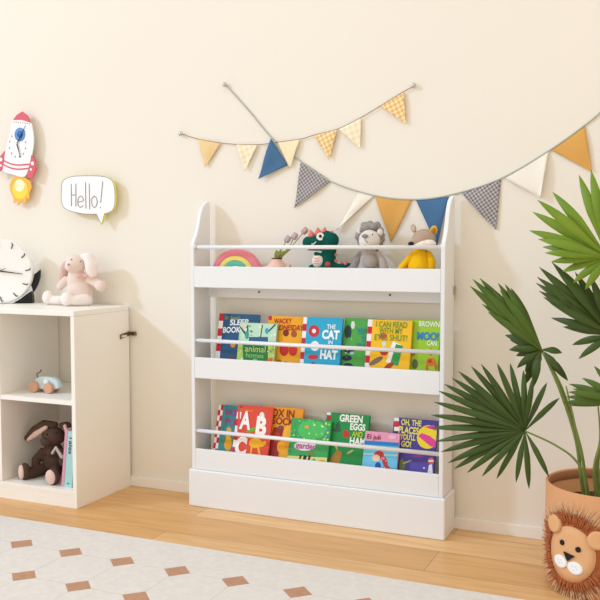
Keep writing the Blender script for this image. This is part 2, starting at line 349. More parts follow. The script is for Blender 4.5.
# bottom tier
book('book', 'teal picture book titled HOP POP with chequered edge, leftmost on bottom tier', (219, 404), (246, 407), Z3, -.117, L3, '#2f8b93',
     [('e', 228, 443, 4, 8, '#e3a41f'), ('e', 229, 430, 2.4, 3, '#d9a63a'), ('e', 224, 441, 1.2, 5, '#4f8a3c', 20), ('e', 233, 441, 1.2, 5, '#4f8a3c', -20)],
     [('HOP', 225.5, 409, 240, 415.5, '#9c3a86', .03), ('POP', 224.5, 418.5, 240, 424.5, '#9c3a86', .03)], strip=(.022, 11, 2, *RW), group=G3)
book('book', 'red alphabet picture book with large white letters A B C', (238, 404.5), (273.5, 407.5), Z3, -.1345, L3, '#df4a33',
     [('r', 236, 405, 240, 470, '#df4a33'), ('e', 252, 430, 6, 1.8, '#6ab23a', -20), ('e', 262, 416, 2.5, 4, '#f2ece0'), ('e', 261, 418, 2, 2, '#38252a'), ('e', 255.5, 443, 6.5, 5, '#f2b520'), ('e', 263, 444, 4, 2, '#f2b520', -40), ('p', [(251, 446), (253, 446), (251, 456), (249.5, 456)], '#f2b520'), ('p', [(257, 446), (259, 446), (261, 457), (259, 457)], '#f2b520')],
     [("Dr. Seuss's", 240.5, 408.5, 254, 411, '#e9a33a', .01), ('A', 239, 412.5, 252.5, 429, '#fbf4ee', .04), ('B', 255, 418, 268, 436, '#fbf4ee', .05), ('C', 234, 438, 248, 456, '#fbf4ee', .06)], strip=(.02, 9, 1, '#f4eeee', '#c31f33'), group=G3)
book('book', 'orange and dark red picture book titled FOX IN SOCKS', (264, 406), (304, 408.5), Z3, -.117, L3, '#ef9a1c',
     [('p', [(262, 470), (274, 427), (284, 428), (280, 445), (276, 470)], '#9c231c'), ('e', 288, 432, 4.5, 8, '#f7b52a', 20), ('e', 281, 447, 4, 6, '#f5a823'), ('e', 276, 437, 4, 5, '#b8341e'), ('e', 286, 455, 6, 7, '#f3b02a'), ('e', 281, 427, 3, 1.5, '#5c5a48')],
     [('FOX IN', 268, 409, 295, 416, '#8e2a1a', .02), ('SOCKS', 272, 417.5, 298, 424, '#8e2a1a', .02)], group=G3)
book('book', 'speckled green picture book titled garden, in front of the orange fox book', (292, 418), (331.5, 421), Z3, -.1345, L3, '#3aa455',
     [('e', 312, 430, 14, 10, '#4cc05f'), ('s', 289, 419, 330, 441, 46, 1.1, ['#c6e873', '#8fd957', '#f0f6b0', '#2f8f63', '#46c4a0']), ('e', 307, 427, 2.5, 1.6, '#e8a33a'), ('s', 324, 420, 332, 440, 8, 1.8, ['#5ab8b0', '#4aa0a8', '#8fd957']), ('e', 305, 446, 11, 4.8, '#e8dff0'),
      ('s', 285, 443, 292, 453, 6, 2, ['#2f8f4f', '#7a9a86']), ('p', [(282, 455), (330, 458), (330, 470), (280, 470)], '#ecdd8a'), ('p', [(300, 455), (302, 455), (300, 463), (298, 463)], '#26301f'), ('p', [(304, 455), (307, 456), (305, 464), (302, 464)], '#26301f'), ('p', [(309, 455), (311, 456), (309, 464), (307, 464)], '#26301f'), ('p', [(307, 456), (311, 451), (315, 456), (314, 457), (311, 453), (308, 457)], '#8c7a3c'), ('e', 314, 461, 1.8, 2.5, '#3fb4a6'), ('e', 322, 462, 3, 2, '#dba33a')],
     [('garden', 295.5, 443, 317, 450, '#c25a9c', .02)], group=G3)
book('book', 'dark green picture book titled GREEN EGGS AND HAM', (327, 411.5), (370, 416), Z3, -.117, L3, '#1d8f45',
     [('r', 327, 415, 331, 420, '#c31f33'), ('r', 327, 411, 331, 415, '#f1eeee'), ('e', 337, 430, 4.5, 2.2, '#3b5a4a'), ('e', 338, 426, 2, 4, '#2c5a3c'), ('e', 346, 434, 3.2, 4, '#c9322e'), ('p', [(325, 470), (331, 458), (337, 450), (342, 452), (338, 470)], '#b87f34'), ('e', 350, 452, 4, 1.1, '#c9b06a', -30), ('e', 336, 446, 1, 4, '#c9b06a', -20)],
     [('GREEN', 339.5, 415, 363.5, 421.5, '#f2f7ea', .04), ('EGGS', 350, 424, 366, 430, '#f2f7ea', .04), ('AND', 352, 432, 363, 436.5, '#c7d93c', .02), ('HAM', 349.5, 438, 366, 444.5, '#f2f7ea', .04)], group=G3)
book('book', 'small pink and blue picture book, shortest on the bottom tier', (365.5, 431), (400, 433.5), Z3, -.1345, L3, '#e79ab8',
     [('p', [(360, 440), (402, 443), (402, 447), (360, 444)], '#1f7fc4'), ('p', [(360, 444), (402, 447), (402, 480), (358, 480)], '#6cc3e2'), ('p', [(358, 452), (402, 455), (402, 457), (358, 454)], '#a8dff0'), ('p', [(356, 466), (402, 469), (402, 480), (356, 480)], '#2a93cf'), ('e', 379, 455, 5, 4.5, '#c43a3c'), ('e', 376, 458, 4, 3.5, '#f2cdb0'), ('e', 385, 462, 2.6, 6, '#c43a3c', -15), ('e', 388, 469, 2.4, 3, '#c43a3c'), ('e', 378, 466, 3, 4, '#2b4fa8'), ('s', 382, 452, 389, 470, 8, .6, ['#f6eeee']), ('e', 392, 437, 4, 2, '#efb9cd')],
     [('El juli', 367, 435, 381, 440, '#6e2440', .01)], group=G3)
book('book', "purple picture book titled OH, THE PLACES YOU'LL GO! with striped yellow and pink ball", (394, 417), (438, 421), Z3, -.117, L3, '#4b3f8f',
     [('r', 394, 417, 399, 421, '#f1eeee'), ('r', 394, 421, 399, 427, '#c8303c'), ('r', 394, 427, 399, 431, '#f1eeee'), ('r', 394, 431, 399, 470, '#3a3270'), ('e', 428, 437, 11, 12, '#f2d82a', 20), ('p', [(418, 436), (422, 433), (430, 436), (439, 441), (438, 448), (430, 446), (424, 441)], '#e0448f'), ('p', [(424, 427), (434, 425), (438, 431), (430, 429)], '#e0448f'), ('e', 418, 456, 6, 1.4, '#8a3a86'), ('e', 402, 465, 3, 6, '#6b7a3a'), ('e', 407, 462, 5, .7, '#b9b26a', -20), ('r', 410, 462, 436, 480, '#5b4ca8'), ('e', 431, 461, 3, 3.4, '#e2653c'), ('e', 431, 461, 3, 1, '#f6eeee'), ('p', [(429, 465), (432, 464), (433, 476), (427, 476)], '#efeaf2'), ('e', 424, 468, 1, 1, '#d9d4ec')],
     [('OH, THE', 401, 420, 422, 426, '#eadf6a', .03), ('PLACES', 398.5, 427, 419.5, 433, '#eadf6a', .03), ("YOU'LL", 400, 434.5, 416, 439.5, '#eadf6a', .03), ('GO!', 401, 441.5, 411.5, 446.5, '#eadf6a', .03)], group=G3)

# cabinet books (standing, spines out, leaning on the side panel)
def spine_book(label, xb, lean, th, hgt, dep, hexc, txt, zs=.0695, yf=-.34):
    r = bpy.data.objects.new('book', None); C.objects.link(r); r.location = (xb, yf, zs); r.rotation_euler = (0, lean, 0)
    tag(r, label, 'book', 'books leaning inside the cabinet'); ct = .002; bm = bmesh.new()
    box(bm, (0, 0, 0), (th, ct, hgt)); box(bm, (0, ct, 0), (ct, dep, hgt)); box(bm, (th-ct, ct, 0), (th, dep, hgt))
    obj('cover', bm, mat(hexc, .4), r, local=True); obj('pages', B((ct, ct, .002), (th-ct, dep-.003, hgt-.002)), PAGE, r, local=True)
    if txt:
        bm = bmesh.new(); add_text(bm, txt[0], lambda a, b_: V((th*.25+th*.5*(1-b_) if False else th*.25+th*.5*b_, -.0006, hgt*.93-a*hgt*.33)), 0, .02)
        obj('title', bm, mat(txt[1], .5), r, local=True)
        obj('spine_mark', B((th*.35, -.0006, hgt*.06), (th*.65, 0, hgt*.09)), mat('#3f8fb0', .4), r, local=True)
    return r
spine_book('thin pink book leaning beside the brown bunny in the cabinet', -.4820, math.radians(6), .012, .232, .2, '#d99cb0', None)
spine_book('pale teal book with dark title against the cabinet side', -.4680, math.radians(6), .036, .226, .2, '#a9d3cf', ('Tales', '#3a4a63'))

# ------------------------------------------------------------------ bunting
def flagmat(kind):
    cols = {'mustard': '#dba65a', 'pale_mustard': '#ecce97', 'blue': '#4d7398', 'white': '#f1e9da', 'cream': '#f2e3bd'}
    if kind in cols: return mat(cols[kind], .85, bump=.15, scale=300, spec=.1)
    if kind in MATS: return MATS[kind]
    m = bpy.data.materials.new(kind); m.use_nodes = True; n = m.node_tree; b = n.nodes['Principled BSDF']; b.inputs['Roughness'].default_value = .9
    t = n.nodes.new('ShaderNodeTexCoord'); mp = n.nodes.new('ShaderNodeMapping'); n.links.new(t.outputs['Object'], mp.inputs[0])
    spc = {'gingham': (60, 25, '#e3b060', '#f6e3b4'), 'cream_check': (45, 20, '#efdcae', '#f8efd8'), 'grey_weave': (88, 35, '#67626a', '#c2bab6')}[kind]
    mp.inputs['Rotation'].default_value = (0, math.radians(spc[1]), 0)
    sx = n.nodes.new('ShaderNodeSeparateXYZ'); n.links.new(mp.outputs[0], sx.inputs[0])
    st = lambda o: mnode(n, 'GREATER_THAN', mnode(n, 'FRACT', mnode(n, 'MULTIPLY', o, spc[0])), .5)
    v = mnode(n, 'MULTIPLY', mnode(n, 'ADD', st(sx.outputs[0]), st(sx.outputs[2])), .5)
    x = n.nodes.new('ShaderNodeMix'); x.data_type = 'RGBA'; n.links.new(v, x.inputs[0]); x.inputs[6].default_value = lin(spc[2]); x.inputs[7].default_value = lin(spc[3])
    n.links.new(x.outputs[2], b.inputs['Base Color']); MATS[kind] = m; return m
def pennant(A, Bq, tip, m, parent, Y=-.012, bulge=.008, curl=0., name='pennant', seed=0):
    """triangular cloth with a gentle fold, hemmed over the cord, real thickness"""
    a, b, c = at(*A, Y), at(*Bq, Y), at(*tip, Y-.004); N = 12; bm = bmesh.new(); rows = []
    for i in range(N+1):
        t = i/N; l = a.lerp(c, t); r = b.lerp(c, t); row = []
        for j in range(N+1):
            s = j/N; p = l.lerp(r, s); k = noise.noise(V((s*2.2+seed, t*2+seed*3, .3)))
            p.y += -bulge*(math.sin(PI*s*1.5+seed)*.5+.5)*math.sin(PI*min(1, t*1.3))*(1-t*.3) + bulge*.6*k*t - curl*t*s
            p.y = min(p.y, -.002); row.append(bm.verts.new(p))
        rows.append(row)
    for i in range(N):
        for j in range(N): bm.faces.new((rows[i][j], rows[i+1][j], rows[i+1][j+1], rows[i][j+1]))
    bmesh.ops.remove_doubles(bm, verts=bm.verts, dist=1e-5)
    o = obj(name, bm, m, parent, smooth=True); s = o.modifiers.new('solid', 'SOLIDIFY'); s.thickness = .0012; s.offset = 0
    return o
def pin(u, v, label):
    p = at(u, v, 0); t = thing('push_pin', label, 'pin', (p.x, 0, p.z), 'push pins holding the buntings')
    obj('head', EL((p.x, -.013, p.z), (.0095, .006, .0095)), mat('#c4c0b6', .25, metal=.5), t, smooth=True)
    obj('shaft', T([(p.x, -.011, p.z), (p.x, .002, p.z)], .0018, 8), mat('#9a968c', .3, metal=.9), t)
pin(182, 134, 'push pin at the left end of the small yellow bunting')
pin(226, 85, 'push pin highest on the wall, holding the large bunting')
pin(414.5, 86, 'push pin at the right end of the small yellow bunting')
p = at(300, 140, 0)
bt = thing('bunting', 'small bunting of cream and yellow checked pennants on a thin brown cord', 'bunting', (p.x, -.01, p.z))
cord = [(182, 134), (198, 139), (221, 143), (240, 144.5), (260, 144.5), (279, 142), (301, 139), (314, 135), (338, 129), (361, 117.5), (381, 105.5), (404, 91.5), (414, 86)]
obj('cord', T(smoothpoly([at(*q, -.008) for q in cord], 4, False), .0014, 6), mat('#9a7b52', .8), bt, smooth=True)
for i, (A, Bq, tp, k) in enumerate([((198, 139), (221, 143), (205, 167), 'pale_mustard'), ((236.5, 144), (258, 144.5), (245, 171), 'cream_check'), ((277.5, 142), (300.5, 139), (290, 168), 'cream'),
                     ((314, 135), (338, 129), (329, 159.5), 'gingham'), ((338.5, 129), (361.5, 117.5), (360, 148.5), 'cream_check'), ((380.5, 106), (404, 92), (406, 124), 'gingham')]):
    pennant(A, Bq, tp, flagmat(k), bt, Y=-.008, bulge=.005, seed=i*1.7)
p = at(420, 198, 0)
bt = thing('bunting', 'large bunting of blue, mustard, grey and white pennants on a grey-green cord', 'bunting', (p.x, -.01, p.z))
cord = [(226, 85), (250, 112), (272, 138), (299, 160), (330, 181), (372, 195), (412, 199.5), (450, 195), (500, 179), (550, 150), (585, 125), (602, 111), (640, 78)]
obj('cord', T(smoothpoly([at(*q, -.0045) for q in cord], 5, False), .0026, 6), mat('#b4b8ac', .8), bt, smooth=True)
for i, (A, Bq, tp, k, cu) in enumerate([((271, 138), (287.5, 165), (258.5, 179), 'blue', .0), ((301, 161), (331, 181), (294.5, 208), 'grey_weave', 0), ((359, 191.5), (374, 196), (337.5, 230), 'white', .012),
        ((375, 196), (412, 200), (391, 242), 'mustard', 0), ((416, 200), (449, 197), (437, 246), 'blue', 0), ((462, 193.5), (501, 179), (496, 230), 'grey_weave', 0), ((505, 178), (549, 151), (541, 198), 'white', .02), ((551, 150), (585, 126), (592, 172), 'mustard', 0), ((612, 103), (650, 70), (652, 122), 'blue', 0)]):
    pennant(A, Bq, tp, flagmat(k), bt, Y=-.012 if i == 0 else -.004, bulge=.008, curl=cu, seed=i*2.3+1)

# ------------------------------------------------------------------ rocket wall clock
def px(pts, Y): return [at(u, v, Y) for u, v in pts]
p = at(17, 165, 0)
rk = thing('rocket_clock', 'rocket-shaped wall clock with red nose, fins and yellow flame', 'clock', (p.x, 0, p.z))
Yr = -.034; RED = mat('#d8606c', .5)
body = smoothpoly([(13, 120), (10.5, 131), (7, 144), (4, 158), (2.5, 170), (13, 174.5), (24.5, 176.5), (29, 165), (32, 153), (33.5, 140), (32, 128), (30, 122.5), (21.5, 119.5)], 3)
bm = bmesh.new(); prism(bm, px([(q.x, q.y) for q in [V((a.x, a.y, 0)) for a in map(lambda z: V((z[0], z[1], 0)), body)]], Yr), (0, .006, 0)); obj('body', bm, mat('#f6f5f4', .5), rk)
bm = bmesh.new(); prism(bm, px([(13, 120), (16.5, 115), (22, 111.5), (27, 115.5), (30, 122.5), (21.5, 119.8)], Yr-.0015), (0, .007, 0)); obj('nose_cone', bm, RED, rk)
for pts in ([(31, 155), (35, 160), (36, 167), (32.5, 178.5), (26.5, 177.5), (29.5, 168)], [(4.5, 151), (0, 156.5), (-4, 163), (-4, 174), (2.5, 169), (4, 160)]):
    bm = bmesh.new(); prism(bm, px(pts, Yr-.001), (0, .006, 0)); fin = obj('fin', bm, RED, rk)
    cu = (32.3, 163.5) if pts[0][0] > 10 else (.8, 159.5)
    for k_, r_ in ((0, .0085), (6, .0055)):
        c = at(cu[0]-(k_*.25 if pts[0][0] > 10 else 0), cu[1]+k_, Yr-.002); obj('porthole', T([c, c+V((0, .002, 0))], r_, 16), mat('#f6f5f4', .5), fin)
bm = bmesh.new()
for dv in (0, 4.2): tube(bm, smoothpoly(px([(3.6, 160.5+dv), (10, 163.5+dv), (18, 165+dv), (29 if dv == 0 else 28, 164.2+dv)], Yr-.0005), 4, False), .0032, 6)
obj('band', bm, RED, rk)
fl_ = [(12, 178.5), (16, 176), (24, 177), (30, 181), (31.5, 187), (29, 193), (29, 199), (26.5, 198), (25, 203), (22, 200.5), (17.5, 205), (17, 201), (13.5, 203), (13.5, 198), (10.5, 192), (9.5, 185)]
bm = bmesh.new(); prism(bm, px(fl_, Yr+.004), (0, .006, 0)); fo = obj('flame', bm, mat('#f6b84a', .5), rk)
for (u, v, a, b_, h, k_) in ((20, 189.5, .043, .042, '#fbd94c', .001), (19.5, 185.5, .028, .027, '#fdf6c4', .002)):
    c = at(u, v, Yr+.004-k_); bm = bmesh.new(); prism(bm, [c+V((a*math.cos(q*PI/12), 0, b_*math.sin(q*PI/12))) for q in range(24)], (0, .002, 0)); obj('flame_core', bm, mat(h, .5), fo)
c = at(20, 134.5, Yr); bm = bmesh.new(); prism(bm, [c+V((.030*math.cos(q*PI/14), -.001, .030*math.sin(q*PI/14))) for q in range(28)], (0, .002, 0)); pt = obj('window', bm, mat('#5f93d0', .4), rk)
c = at(20, 134.5, Yr-.001); bm = bmesh.new(); prism(bm, [c+V((.015*math.cos(q*PI/14), -.001, .015*math.sin(q*PI/14))) for q in range(28)], (0, .002, 0)); obj('window_glass', bm, mat('#2d5ba8', .3), pt)
c = V(at(17.5, 145, Yr-.001)); bm = bmesh.new()
for k_ in range(12):
    a = k_*PI/6+.2; q = c+V((.046*math.cos(a), 0, .052*math.sin(a)))
    box(bm, q-V((.0018, .0012, .004)), q+V((.0018, .001, .004)))
obj('hour_marks', bm, mat('#8d949c', .6), rk)
bm = bmesh.new()
for k_ in range(8):
    q = at(14+k_*2.2, 122+k_*.25, Yr-.001); box(bm, q-V((.002, .0012, .002)), q+V((.002, .001, .002)))
obj('rivets', bm, mat('#a8a2a6', .6), rk)
def hand(name, A, Bq, Y, r, par, m): obj(name, T(px([A, Bq], Y), [r, r*.5], 6), m, par)
hand('minute_hand', (17, 143.5), (25.5, 125.5), Yr-.005, .0022, rk, mat('#26282c', .4)); hand('hour_hand', (16.8, 144), (20.5, 157.5), Yr-.0045, .0026, rk, mat('#26282c', .4))
c = at(17.3, 165, 0)
c = at(18, 145, -.02); obj('movement_box', B((c.x-.035, -.0275, c.z-.035), (c.x+.035, -.0005, c.z+.035)), mat('#3a3a3a', .6), rk)

# ------------------------------------------------------------------ hello sign
p = at(90, 198, 0); hs = thing('hello_sign', 'white speech-bubble wall sign reading Hello! with glow of its yellow back painted on the sides', 'sign', (p.x, 0, p.z))
ol = [(61.5, 192), (62, 183), (66, 178.5), (74, 176.3), (88, 175.8), (102, 176.3), (110, 179), (113.5, 184), (114.7, 192), (114.8, 203), (112.5, 210), (107.5, 213), (104.5, 213.5), (101.5, 224.5), (96.5, 214), (85, 214), (72, 211.5), (64, 207.5), (61.3, 200)]
Yh = -.036
pts = []
for i, q in enumerate(ol): pts.append(q)
sm = smoothpoly([(a, b_, 0) for a, b_ in ol[:12]], 4, False)+[V((a, b_, 0)) for a, b_ in ol[12:15]]+smoothpoly([(a, b_, 0) for a, b_ in ol[15:]+ol[:1]], 4, False)[:-1]
P3 = [at(q.x, q.y, Yh) for q in sm]
bm = bmesh.new(); prism(bm, P3, (0, .011, 0), 0, 1); obj('panel', bm, [mat('#f8f8f8', .5), mat('#f3ec3c', .5)], hs)  # yellow sides imitate the reflected glow of the yellow back
obj('outline', T(P3+[P3[0]], .0014, 6), mat('#8f9298', .6), hs)
bm = bmesh.new(); s_ = lambda x, y: at(x/4.286, 100+y/4.286, Yh-.001)
strokes = [[(305, 360), (306, 455)], [(325, 358), (325, 457)], [(305, 408), (325, 406)], [(334, 437), (356, 432), (353, 416), (343, 412), (334, 425), (334, 448), (343, 460), (357, 452)],
           [(366, 352), (368, 465)], [(382, 358), (384, 468)], [(404, 411), (415, 424), (415, 448), (404, 461), (394, 448), (393, 424), (404, 411)], [(440, 348), (431, 440)], [(430, 458), (430, 463)]]
for k_ in strokes: tube(bm, smoothpoly([s_(*q) for q in k_], 4, False) if len(k_) > 3 else [s_(*q) for q in k_], .0017, 6)
obj('lettering', bm, mat('#8c9096', .6), hs)
c = at(88, 195, Yh+.011); obj('mounting_block', B((c.x-.05, -.0245, c.z-.03), (c.x+.05, -.0005, c.z+.03)), mat('#f3efe0', .7), hs)

# ------------------------------------------------------------------ round table clock on the cabinet
cc = V((-.960, -.130, .766)); tc_ = thing('table_clock', 'round white clock with black foot standing on the cabinet', 'clock', cc)
ang = math.radians(29); nrm = V((math.sin(ang), -math.cos(ang), 0)); sd = V((math.cos(ang), math.sin(ang), 0)); upz = V((0, 0, 1))
ctr = cc+V((0, 0, .140))
def disc(bm, c, r, d0, d1, seg=64, mi=0, a0=0, a1=2*PI, r2=None):
    if r2 is None: prism(bm, [c+nrm*d1+sd*r*math.cos(q*2*PI/seg)+upz*r*math.sin(q*2*PI/seg) for q in range(seg)], -nrm*(d1-d0), mi)
    else:
        o_ = [c+nrm*d1+sd*r*math.cos(a0+(a1-a0)*q/seg)+upz*r*math.sin(a0+(a1-a0)*q/seg) for q in range(seg+1)]
        i_ = [c+nrm*d1+sd*r2(q/seg)*math.cos(a0+(a1-a0)*q/seg)+upz*r2(q/seg)*math.sin(a0+(a1-a0)*q/seg) for q in range(seg, -1, -1)]
        prism(bm, o_+i_, -nrm*(d1-d0), mi)
bm = bmesh.new(); disc(bm, ctr, .1385, -.02, .02); obj('case', bm, mat('#f7f7f6', .35), tc_, mods=.004)
bm = bmesh.new(); disc(bm, ctr, .133, .02, .0215); obj('dial', bm, mat('#fcfcfc', .4), tc_)
BLK = mat('#16171a', .35)
bm = bmesh.new()
for k_ in range(12):
    a = k_*PI/6+.05; d = sd*math.cos(a)+upz*math.sin(a); tn = -sd*math.sin(a)+upz*math.cos(a)
    tube(bm, [ctr+nrm*.023+d*.110-tn*.003, ctr+nrm*.023+d*.128, ctr+nrm*.023+d*.131+tn*.007], .0022, 6)
obj('hour_marks', bm, BLK, tc_)
obj('minute_hand', T([ctr+nrm*.026-sd*.02+upz*.004, ctr+nrm*.026+sd*.098-upz*.012], [.003, .0015], 6), BLK, tc_)
obj('hour_hand', T([ctr+nrm*.028, ctr+nrm*.028-sd*.045+upz*.045], [.0035, .002], 6), BLK, tc_)
obj('second_hand', T([ctr+nrm*.0295-sd*.01-upz*.004, ctr+nrm*.0295+sd*.028+upz*.012], .001, 6), BLK, tc_)
bm = bmesh.new(); disc(bm, ctr+sd*.018-upz*.002, .146, -.035, -.021, 40, 0, -.68, .06, lambda t: .146-.040*math.sin(PI*t)); obj('rear_crescent', bm, BLK, tc_)
bm = bmesh.new()
prism(bm, [ctr+nrm*.006+sd*x+upz*z for x, z in ((.050, -.1398), (.134, -.1398), (.132, -.104), (.127, -.088), (.108, -.100), (.085, -.118))], -nrm*.045); obj('foot', bm, BLK, tc_, mods=.002)
bm = bmesh.new()
prism(bm, [ctr+nrm*.006+sd*x+upz*z for x, z in ((-.050, -.1398), (-.134, -.1398), (-.132, -.104), (-.085, -.118))], -nrm*.045); obj('foot', bm, BLK, tc_, mods=.002)

# ------------------------------------------------------------------ plush toys
def Pm(Y0): return lambda u, v, d=0.: at(u, v, Y0+d)
def sleepy(root, pts, par_m, r=.003, name='eye'):
    for q in pts: obj(name, EL(q, r), par_m, root, smooth=True)
# pink bunny (facing the camera's left, legs out in front)
PINK = mat('#ead6cc', .95, bump=.5, scale=260, spec=.05, var=.08); PINKL = mat('#f3e8e2', .95, bump=.5, scale=260, spec=.05, var=.06)
q = Pm(-.09)
pb = thing('plush_bunny', 'pale pink plush bunny with long ears sitting on the cabinet', 'plush toy', V((q(76, 300).x, -.10, .766)))
def zfix(p, z): return V((p.x, p.y, z))
bm = bmesh.new()
bc = q(78, 289); ell(bm, V((bc.x, -.08, .825)), (.060, .046, .062)); ell(bm, q(77.5, 279, .005), (.044, .038, .040))
limb(bm, [q(90, 279), q(98, 284), q(101, 286)], [.020, .019, .025]); limb(bm, [q(66, 280), q(60, 287, -.01)], [.018, .016])
ell(bm, q(75.5, 264.5, -.01), (.044, .040, .041)); ell(bm, q(70.5, 266.5, -.04), (.026, .022, .022))
plush('body', bm, PINK, pb)
for pts in ([(70, 296, -.01), (60, 297, -.03), (50, 297, -.03)],): 
    bm = bmesh.new(); limb(bm, [zfix(q(*k), .787) for k in pts], [.026, .020, .019]); ell(bm, zfix(q(48, 297, -.035), .797), (.026, .022, .031)); plush('leg', bm, PINKL, pb)
bm = bmesh.new(); limb(bm, [zfix(q(86, 297, -.01), .791), zfix(q(74, 298, -.05), .789)], [.028, .022]); ell(bm, zfix(q(67, 298, -.065), .795), (.028, .024, .030)); plush('leg', bm, PINKL, pb)
bm = bmesh.new(); limb(bm, [q(83, 256.5), q(89, 258, -.01), q(91.5, 266, -.012), q(92, 273, -.012)], [.014, .024, .028, .022]); plush('ear', bm, PINKL, pb)
bm = bmesh.new(); limb(bm, [q(70, 260, .01), q(65, 267, .01), q(63, 278, .015)], [.012, .020, .017]); plush('ear', bm, mat('#d9b7ac', .95, bump=.5, scale=260, spec=.05, var=.08), pb)  # ear behind the head: its shade is put into the browner colour
obj('nose', EL(q(68.5, 264.5, -.062), (.005, .003, .004)), mat('#8a8490', .5), pb, smooth=True)
sleepy(pb, [q(80.5, 261.5, -.048), q(71.5, 259.5, -.044)], mat('#5b5560', .4))
bm = bmesh.new()
for s_2 in (-1, 1): ell(bm, q(82+s_2*3.2, 276, -.035), (.014, .005, .008), sub=2)
ell(bm, q(82, 276, -.037), .0055, sub=2); obj('bow', bm, mat('#e0a9a0', .7), pb, smooth=True)

# brown bunny in the lower compartment
BR = mat('#5a463c', .95, bump=.6, scale=240, spec=.05, var=.2); BRP = mat('#e3c6b8', .9, bump=.3, scale=240, spec=.05)
zb = .0695; q = Pm(-.23)
bb = thing('plush_bunny', 'dark brown plush bunny with pink feet sitting in the cabinet', 'plush toy', V((q(50, 470).x, -.23, zb)))
bm = bmesh.new(); p0 = q(51, 460)
ell(bm, V((p0.x, -.205, zb+.062)), (.052, .046, .062)); ell(bm, q(53, 450, .01), (.042, .038, .034)); ell(bm, q(53.5, 436, .0), (.052, .042, .040)); ell(bm, q(47, 441, -.03), (.028, .026, .022))
limb(bm, [q(43, 452), q(36, 460, -.01), q(36, 468, -.03)], [.020, .019, .018]); limb(bm, [q(62, 452), q(63, 463, -.02)], [.018, .017])
plush('body', bm, BR, bb)
for (A, M_, E_, hz) in (((44, 471, .0), (34, 473, -.05), (25, 473, -.085), 1), ((56, 472, -.01), (54, 474, -.07), (53, 474, -.10), 1)):
    bm = bmesh.new(); limb(bm, [zfix(q(*A), zb+.027), zfix(q(*M_), zb+.023), zfix(q(*E_), zb+.027)], [.026, .022, .026]); e = zfix(q(*E_), zb+.032)
    fd = V((-.55, -.83, 0)) if E_[0] < 30 else V((-.1, -1, 0)); rot = fd.to_track_quat('Y', 'Z')
    ell(bm, e, (.030, .022, .036), rot)
    lg = plush('leg', bm, BR, bb); obj('foot_pad', EL(e+fd*.0145, (.025, .011, .030), rot), BRP, lg, smooth=True)
bm = bmesh.new(); limb(bm, [q(55, 424.5), q(44, 425, -.01), q(35, 431, -.015), q(27, 438, -.02)], [.014, .022, .022, .013]); er = plush('ear', bm, BR, bb)
bm = bmesh.new(); limb(bm, [q(46, 427.5, -.026), q(36, 434, -.030), q(28.5, 439.5, -.030)], [.010, .014, .009]); plush('ear_lining', bm, BRP, er)
bm = bmesh.new(); limb(bm, [q(62, 425, .0), q(67, 426, -.01), q(69, 432, -.01)], [.013, .019, .014]); er = plush('ear', bm, BR, bb)
bm = bmesh.new(); limb(bm, [q(65, 426, -.024), q(67.5, 433, -.024)], [.009, .008]); plush('ear_lining', bm, BRP, er)
sleepy(bb, [q(47, 434.5, -.040), q(56.5, 433, -.041)], mat('#1d1512', .25), .0035); obj('nose', EL(q(45, 438.5, -.056), (.005, .003, .0035)), mat('#2a1d18', .5), bb, smooth=True)
bm = bmesh.new(); limb(bm, [q(56, 447.5, -.045), q(62, 457, -.045)], [.006, .008], 10); limb(bm, [q(56, 447.5, -.045), q(52.5, 453, -.045)], [.005, .006], 8); obj('ribbon', bm, mat('#c8bab6', .8), bb, smooth=True)

# toy on wheels, middle compartment
zb = .4205; f0 = fl(45, 392, zb); tv = thing('toy_car', 'small pale blue wooden pull-along toy with peach wheels', 'toy', (f0.x, f0.y, zb))
bm = bmesh.new(); Yt = f0.y
def tp(u, v, d=0.): return at(u, v, Yt+d)
ol = smoothpoly([(*k, 0) for k in [(34, 388), (33, 383), (36, 378.5), (42, 376.5), (49, 377.5), (56, 380), (58, 385), (57, 389), (45, 389.5)]], 3)
prism(bm, [tp(k.x, k.y, -.012) for k in ol], (0, .026, 0)); obj('body', bm, mat('#cfdfe0', .55), tv, mods=.004)
zc = zb+.0215
for u in (37.5, 52):
    c = tp(u, 388); bm = bmesh.new(); tube(bm, [V((c.x, Yt-.028, zc)), V((c.x, Yt-.013, zc))], .0215, 20); tube(bm, [V((c.x, Yt+.015, zc)), V((c.x, Yt+.028, zc))], .0215, 20)
    obj('wheel', bm, mat('#d9a487', .6), tv, mods=.002)
obj('cord', T(smoothpoly([tp(38, 377.5, 0), tp(37, 374, 0), tp(40.5, 371.5, 0), tp(41, 369.5, 0)], 4, False), .0022, 6), mat('#4a545c', .6), tv, smooth=True)
obj('ear', EL(tp(46, 382, -.016), (.014, .004, .012)), mat('#e8eeec', .6), tv, smooth=True)

# ------------------------------------------------------------------ toys on the top tier
ZB = .8695
